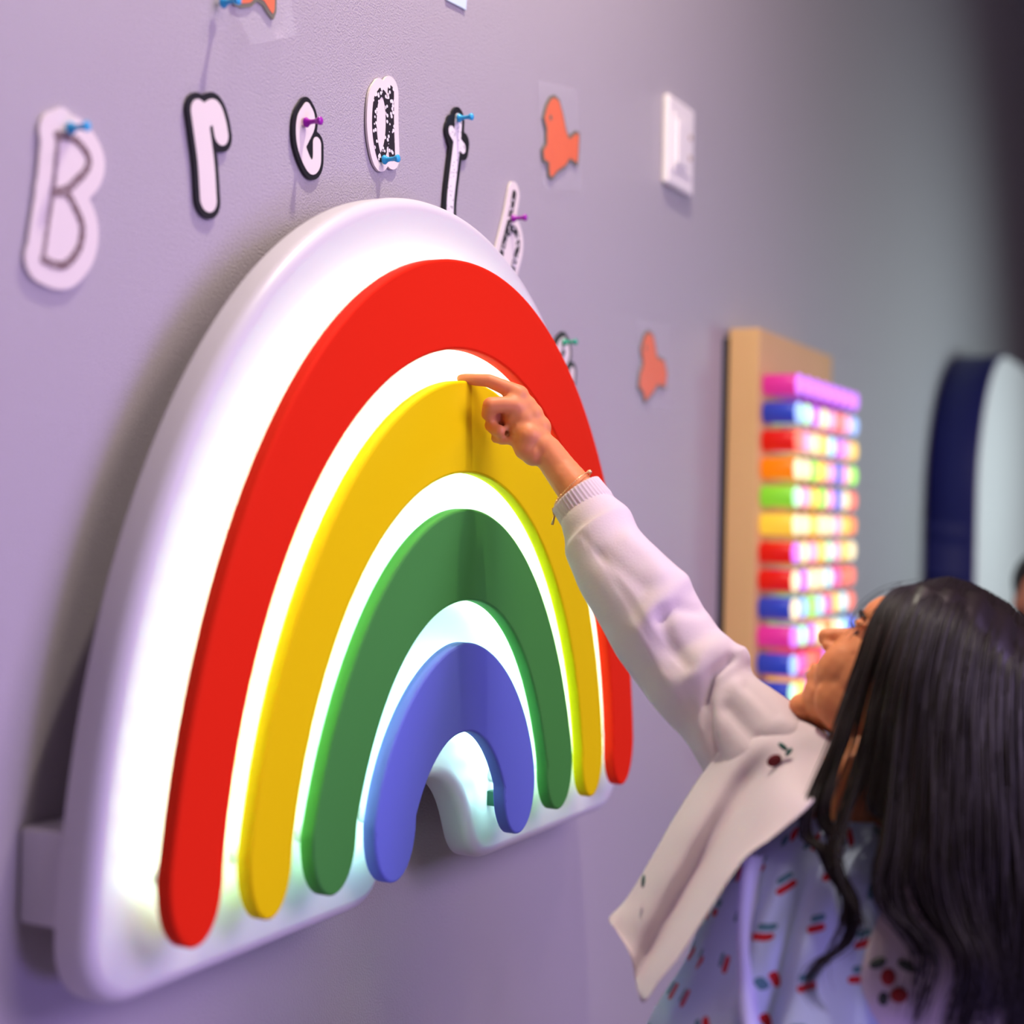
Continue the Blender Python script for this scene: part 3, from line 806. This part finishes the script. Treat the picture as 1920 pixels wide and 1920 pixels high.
# flap
FL = [[(1470, 1350, 1.645), (1500, 1352, 1.63), (1525, 1362, 1.615), (1545, 1375, 1.60), (1570, 1400, 1.585)],
      [(1385, 1376, 1.645), (1422, 1388, 1.618), (1458, 1402, 1.605), (1500, 1422, 1.595), (1545, 1450, 1.575)],
      [(1322, 1446, 1.650), (1365, 1455, 1.615), (1407, 1468, 1.612), (1455, 1482, 1.575), (1525, 1502, 1.545)],
      [(1266, 1532, 1.640), (1312, 1543, 1.600), (1350, 1555, 1.605), (1402, 1568, 1.555), (1462, 1560, 1.530)],
      [(1229, 1598, 1.630), (1275, 1612, 1.592), (1312, 1625, 1.600), (1350, 1640, 1.550), (1395, 1612, 1.530)],
      [(1177, 1684, 1.620), (1225, 1702, 1.585), (1262, 1712, 1.592), (1296, 1726, 1.550), (1335, 1700, 1.530)],
      [(1143, 1722, 1.612), (1192, 1765, 1.580), (1222, 1786, 1.585), (1250, 1796, 1.553), (1283, 1780, 1.535)],
      [(1152, 1738, 1.600), (1182, 1792, 1.572), (1192, 1842, 1.575), (1206, 1880, 1.552), (1238, 1838, 1.540)]]
FL = [[(x, y, z-(0, 0, .008, .03, .045)[k]*min(1, r/2)) for k, (x, y, z) in enumerate(row)] for r, row in enumerate(FL)]
G = np.array([[tuple(P(*q)) for q in row] for row in FL])
fine = np.array([crom(row, 10) for row in G]); fine = np.array([crom(fine[:, j], 8) for j in range(fine.shape[1])])   # [col][row]
gg = [[bm.verts.new(Vector(p)+F*(.0015*noise.noise(Vector(p)*30))) for p in colm] for colm in fine]
back = [[bm.verts.new(Vector(p)+F*.0045) for p in colm] for colm in fine]
nc, nr = len(gg), len(gg[0])
for G_ in (gg, back):
    for i in range(nc-1):
        for j in range(nr-1):
            f = bm.faces.new((G_[i][j], G_[i+1][j], G_[i+1][j+1], G_[i][j+1])); f.smooth = True
for i in range(nc-1):
    for j in (0, nr-1): bm.faces.new((gg[i][j], gg[i+1][j], back[i+1][j], back[i][j]))
for j in range(nr-1):
    for i in (0, nc-1): bm.faces.new((gg[i][j], gg[i][j+1], back[i][j+1], back[i][j]))
# near sleeve, front edge and back
def nd(s, t): return .006*math.sin(3*t+s*14)+.004*math.sin(s*40+t*2)+.003*math.sin(7*t-s*11)
def add(bm2):
    me = bpy.data.meshes.new('tmp'); bm2.to_mesh(me); bm2.free(); bm.from_mesh(me); bpy.data.meshes.remove(me)
add(loft([(P(1670, 1535, 1.565), .030, .030), (P(1715, 1555, 1.555), .060, .050), (P(1718, 1610, 1.548), .070, .057), (P(1704, 1700, 1.535), .082, .062), (P(1696, 1800, 1.525), .088, .064), (P(1694, 1930, 1.515), .088, .062), (P(1690, 2100, 1.50), .070, .055), (P(1655, 2270, 1.49), .045, .04)], 48, 10, nd))
add(loft([(P(1590, 1470, 1.575), .062, .056), (P(1590, 1520, 1.575), .105, .076), (P(1585, 1610, 1.575), .134, .094), (P(1566, 1720, 1.575), .142, .102), (P(1552, 1820, 1.575), .155, .112), (P(1545, 1930, 1.575), .182, .134), (P(1548, 2060, 1.58), .205, .16)], 60, 8,
         lambda s, t: .003*math.sin(9*t+s*5), arc=(-.9, 2.65)))
for f in bm.faces: f.smooth = True
car = from_bm('cardigan', bm, M['cardigan']); keep(car, gl)
# ribbed cuff, a sub-part of the cardigan
bm = bmesh.new(); g = []
u0, l0 = P(1121, 897, 1.835), P(1039, 958, 1.835); u1, l1 = P(1150, 931, 1.826), P(1062, 997, 1.826)
NS = 132
for i in range(11):
    k = i/10; a_ = u0.lerp(u1, k); b_ = l0.lerp(l1, k); c = a_.lerp(b_, .5); e = (a_-b_)/2; w = e.length+.0012-(.001*k if k > .8 else 0); en = e.normalized()
    v_ = en.cross((u1-u0).normalized()).normalized(); v_ = -v_ if v_.dot(F) > 0 else v_
    if i == 0: g.append([bm.verts.new(c+(en*math.cos(2*math.pi*j/NS)+v_*.92*math.sin(2*math.pi*j/NS))*(w-.004)) for j in range(NS)])
    g.append([bm.verts.new(c+(en*math.cos(2*math.pi*j/NS)+v_*.92*math.sin(2*math.pi*j/NS))*(w+(.0007 if j % 3 else -.0008))) for j in range(NS)])
for a_, b_ in zip(g, g[1:]):
    for j in range(NS):
        f = bm.faces.new((a_[j], a_[(j+1) % NS], b_[(j+1) % NS], b_[j])); f.smooth = True
o = from_bm('cuff', bm, M['rib']); keep(o, gl); o.parent = car; o.matrix_parent_inverse = Matrix.Identity(4)
def emb(name, cx, cy, Z, rx, ry, ang, m):
    bm = bmesh.new(); c = P(cx, cy, Z); ca, sa = math.cos(ang), math.sin(ang)
    ball(bm, c, (rx/FPX*Z, ry/FPX*Z, .003), (R*ca+U*sa, R*-sa+U*ca, F), 16, 10)
    for f in bm.faces: f.smooth = True
    o = from_bm(name, bm, m); keep(o, gl); o.parent = car; o.matrix_parent_inverse = Matrix.Identity(4); return o
emb('embroidered_cherry', 1452, 1426, 1.584, 15, 11, .5, M['cherry'])['label'] = 'dark red embroidered cherry'
emb('embroidered_leaf', 1468, 1400, 1.584, 11, 5, -.7, M['leaf'])['label'] = 'dark green embroidered leaf'
emb('embroidered_leaf', 1479, 1410, 1.582, 10, 4, .9, M['leaf'])['label'] = 'dark green embroidered leaf'
emb('embroidered_leaf', 1206, 1652, 1.594, 3.5, 13, -.1, M['leaf'])['label'] = 'green embroidered stitch near the hem'
for (x, y, rx, ry, an, mm) in ((1665, 1832, 15, 17, 0, 'cherry'), (1686, 1866, 17, 15, 0, 'cherry'), (1646, 1806, 17, 10, .4, 'leaf'), (1700, 1812, 20, 9, -.5, 'leaf'), (1656, 1872, 10, 14, 0, 'leaf')):
    emb('embroidered_cherry' if mm == 'cherry' else 'embroidered_leaf', x, y, 1.462, rx, ry, an, mat('soft_'+mm, (.30, .012, .012) if mm == 'cherry' else (.05, .06, .05), .8))

# ---- bracelet
bm = bmesh.new(); c = P(1074, 918, 1.838); u_ = (P(1108, 886, 1.838)-P(1043, 951, 1.838))/2; w_ = u_.length; un = u_.normalized()
vn = (un.cross((EL-WR).normalized())).normalized(); vn = -vn if vn.dot(F) > 0 else vn
pts = [c+un*w_*1.0*math.cos(t)+vn*w_*.95*math.sin(t)+(EL-WR).normalized()*.004*math.sin(t) for t in [2*math.pi*k/64 for k in range(65)]]
tube(bm, pts, .00065, 6, False)
for k in range(0, 64, 1): ball(bm, pts[k], .0010, None, 6, 4)
for k, r in ((1, .0030), (3, .0024)): ball(bm, pts[k], r, None, 10, 7)
for k in (22, 24, 26, 28, 30): ball(bm, pts[k], (.0018, .0018, .0030), None, 8, 6)
p_ = pts[32]; tube(bm, [p_, p_-R*.004-U*.002, p_-R*.002-U*.010], .0008, 6); tube(bm, [p_-R*.001-U*.010, p_-R*.004-U*.022], [.0012, .0018], 6)
o = from_bm('bracelet', bm, M['gold'], smooth=True); o['label'] = 'thin gold chain bracelet with tiny beads'; keep(o, gl)

# ---- hair
GD = [[(1720, 1098, 1.62), (1672, 1108, 1.60), (1634, 1165, 1.575), (1607, 1250, 1.555), (1580, 1335, 1.545), (1556, 1412, 1.53), (1530, 1475, 1.52), (1508, 1530, 1.50), (1508, 1580, 1.495), (1540, 1592, 1.485), (1562, 1640, 1.475), (1592, 1685, 1.46), (1601, 1730, 1.45), (1584, 1776, 1.445), (1530, 1810, 1.44), (1508, 1847, 1.44), (1524, 1885, 1.44), (1545, 1900, 1.44)],
      [(1745, 1088, 1.62), (1700, 1118, 1.575), (1668, 1200, 1.540), (1640, 1300, 1.525), (1618, 1400, 1.51), (1595, 1480, 1.495), (1572, 1550, 1.48), (1560, 1610, 1.465), (1572, 1660, 1.455), (1600, 1705, 1.445), (1612, 1750, 1.44), (1580, 1800, 1.44)],
      [(1780, 1082, 1.62), (1738, 1130, 1.56), (1705, 1230, 1.520), (1682, 1350, 1.50), (1668, 1470, 1.48), (1655, 1570, 1.46), (1640, 1640, 1.445), (1648, 1700, 1.435), (1690, 1745, 1.43), (1722, 1790, 1.425), (1715, 1850, 1.42), (1700, 1910, 1.42)],
      [(1815, 1092, 1.63), (1780, 1150, 1.550), (1750, 1270, 1.51), (1735, 1400, 1.485), (1728, 1530, 1.46), (1712, 1640, 1.44), (1740, 1720, 1.43), (1790, 1770, 1.42), (1800, 1830, 1.415), (1765, 1890, 1.41), (1745, 1960, 1.41)],
      [(1850, 1108, 1.64), (1825, 1180, 1.550), (1800, 1300, 1.505), (1790, 1450, 1.475), (1785, 1600, 1.45), (1800, 1720, 1.435), (1832, 1800, 1.42), (1832, 1880, 1.415), (1800, 1970, 1.41)],
      [(1890, 1132, 1.65), (1872, 1220, 1.555), (1860, 1350, 1.510), (1858, 1520, 1.475), (1862, 1700, 1.45), (1875, 1850, 1.43), (1870, 2000, 1.42)],
      [(1925, 1165, 1.66), (1918, 1260, 1.565), (1915, 1400, 1.525), (1920, 1600, 1.49), (1930, 1800, 1.46), (1930, 2020, 1.44)],
      [(1960, 1220, 1.68), (1968, 1340, 1.59), (1972, 1500, 1.55), (1978, 1750, 1.51), (1975, 2030, 1.48)]]
GR = []
for gd in GD:
    a_ = [Vector(q) for q in crom([tuple(P(*q)) for q in gd], 6)]
    GR.append(resample(a_, 44))
bm = bmesh.new()
def strand(i, t, j0, j1, r, jit, n=30):
    """strand between guide i and i+1"""
    o1 = Vector((random.gauss(0, 1), random.gauss(0, 1), random.gauss(0, .4)))*jit; ph = random.uniform(0, 6.28); am = random.uniform(.0, .006); pts = []
    for k in range(n):
        s = j0+(j1-j0)*k/(n-1); q = min(int(s), 42); f_ = s-q
        a_ = GR[i][q].lerp(GR[i][q+1], f_); b_ = GR[i+1][q].lerp(GR[i+1][q+1], f_)
        p = a_.lerp(b_, t)+o1*min(1, .25+s/25)
        p += R*math.sin(s*.33+ph)*am*max(0, s-12)/20 + F*(.004*math.sin(s*.21+ph))
        pts.append(p)
    rr = [r*(.75+.45*math.sin(math.pi*k/(n-1)))*min(1, .15+(n-1-k)/(n*.3)) for k in range(n)]
    tube(bm, pts, rr, 4, False)
for i in range(len(GR)-1):
    for _ in range(230 if i else 60):
        if i == 0: t = random.random()**1.1; end = random.uniform(15, 27)
        else: t = random.random(); end = random.uniform(19, 28) if i == 1 else random.uniform(24, 37) if i == 2 else 43-abs(random.gauss(0, 4))
        strand(i, t, 0, end, random.uniform(.0006, .0015), .0026, 24)
for _ in range(46): strand(0, random.uniform(0, .10), 0, 43-abs(random.gauss(0, 1.5)), random.uniform(.0007, .0014), .0018, 60)
for _ in range(22): strand(0, .35+random.uniform(0, .12), 8, random.uniform(34, 43), random.uniform(.0006, .0012), .0016, 50)
for _ in range(18): strand(1, random.uniform(0, .1), 6, random.uniform(38, 43), random.uniform(.0007, .0014), .0022, 46)
for _ in range(44): strand(2, random.uniform(0, .5), 14, 43, random.uniform(.0008, .0016), .004, 40)
for _ in range(60): strand(3, random.uniform(.6, 1), 14, 43, random.uniform(.0008, .0016), .005, 40)
# fine flyaways round the forehead
for q in (((1690, 1092, 1.61), (1640, 1118, 1.60), (1600, 1155, 1.60), (1592, 1182, 1.60)), ((1700, 1098, 1.61), (1650, 1110, 1.60), (1610, 1140, 1.60)), ((1680, 1110, 1.60), (1632, 1150, 1.59), (1590, 1200, 1.60)),
          ((1720, 1086, 1.61), (1660, 1098, 1.60), (1615, 1128, 1.60), (1598, 1160, 1.60)), ((1670, 1130, 1.59), (1612, 1170, 1.59), (1582, 1192, 1.60))):
    pts = [Vector(p) for p in crom([tuple(P(*a_)) for a_ in q], 6)]; tube(bm, pts, [.00035]*(len(pts)-1)+[.0001], 4, False)
st = from_bm('hair_strands', bm, M['hair'], smooth=True)
bm = Acc()
ball(bm, H(-.026, .036), (.090, .076, .084), AX, 24, 16)
ball(bm, H(-.050, .000), (.062, .070, .075), AX, 20, 14)
for i in range(2, len(GR)):
    for j in range(6, 34 if i > 3 else 26):
        r = .026 if i > 3 else .018
        ball(bm, GR[i][j]+F*(.030 if i > 3 else .022), r, None, 10, 7)
for k in range(16): 
    p = P(1850, 1270, 1.66).lerp(P(1880, 2000, 1.56), k/15); ball(bm, p, (.05, .06, .05))
hair = fuse('hair', bm, .005, M['hair'], None, 6); keep(hair, gl)
keep(st, gl); st.parent = hair; st.matrix_parent_inverse = Matrix.Identity(4); st['kind'] = 'stuff'

# ------------------------------------------------------------------ another visitor, at the right edge
ZP = 3.9
hc = P(1962, 1120, ZP)
p2 = thing('person', 'dark-haired visitor at the right edge, standing before the round white panel', 'person', (hc.x, hc.y, ZF))
fl_ = Vector((-1, -.25, 0)).normalized(); sl_ = Vector((.25, -1, 0)).normalized(); AX2 = (fl_, sl_, Vector((0, 0, 1)))
bm = Acc()
def H2(a, b, s=0): return hc+fl_*a+sl_*s+Vector((0, 0, b))
ball(bm, H2(0, .02), (.092, .074, .085), AX2, 20, 14); ball(bm, H2(.035, -.03), (.055, .055, .075), AX2, 20, 14); ball(bm, H2(.065, -.09), (.02, .022, .018), AX2)
for k in range(5): ball(bm, H2(.085+.004*k, -.005-.007*k), (.009, .009, .009), AX2)
for s in (-1, 1): ball(bm, H2(0, -.02, .073*s), (.015, .007, .028), AX2)
ball(bm, H2(.085, -.062), (.010, .020, .007), AX2)
chain(bm, [(H2(-.01, -.06), .048), (H2(-.02, -.17), .05)])
for s in (-1, 1):
    sh = H2(-.02, -.20, .15*s); chain(bm, [(H2(-.02, -.18), .05), (sh, .045)]); el = sh+Vector((-.02, 0, -.25)); wr = el+Vector((-.10, 0, -.16))
    chain(bm, [(sh, .042), (el, .033), (wr, .022)])
    ball(bm, wr+Vector((-.02, 0, -.035)), (.016, .030, .035))
    for k in range(4): chain(bm, [(wr+Vector((-.025, (k-1.5)*.014, -.06)), .008), (wr+Vector((-.035, (k-1.5)*.014, -.095)), .0075), (wr+Vector((-.030, (k-1.5)*.014, -.115)), .006)])
    chain(bm, [(wr+Vector((-.03, -.025, -.03)), .010), (wr+Vector((-.055, -.032, -.065)), .008)])
    hp_ = Vector((hc.x+.02, hc.y, ZF+.62))+sl_*.06*s; chain(bm, [(hp_, .07), (Vector((hp_.x, hp_.y, ZF+.33)), .048), (Vector((hp_.x, hp_.y, ZF+.06)), .032)]); chain(bm, [(Vector((hp_.x, hp_.y, ZF+.035)), .035), (Vector((hp_.x, hp_.y, ZF+.035))+fl_*.12, .03)])
chain(bm, [(H2(-.02, -.22), .10), (Vector((hc.x+.02, hc.y, ZF+.62)), .11)])
keep(fuse('body', bm, .008, mat('skin_warm', (.62, .24, .12), .5, sss=.1), None, 3), p2)
bm = Acc(); chain(bm, [(H2(-.02, -.215), .115), (Vector((hc.x+.02, hc.y, ZF+.58)), .13)])
for s in (-1, 1): chain(bm, [(H2(-.02, -.215, .08*s), .075), (H2(-.02, -.215, .15*s), .055), (H2(-.03, -.36, .155*s), .050)])
keep(fuse('shirt', bm, .01, M['denim'], None, 3), p2)
bm = Acc(); ball(bm, H2(-.022, .038), (.098, .085, .088), AX2, 20, 14); ball(bm, H2(-.05, -.02), (.065, .080, .085), AX2, 20, 14)
keep(fuse('hair', bm, .008, M['hair'], None, 3), p2)
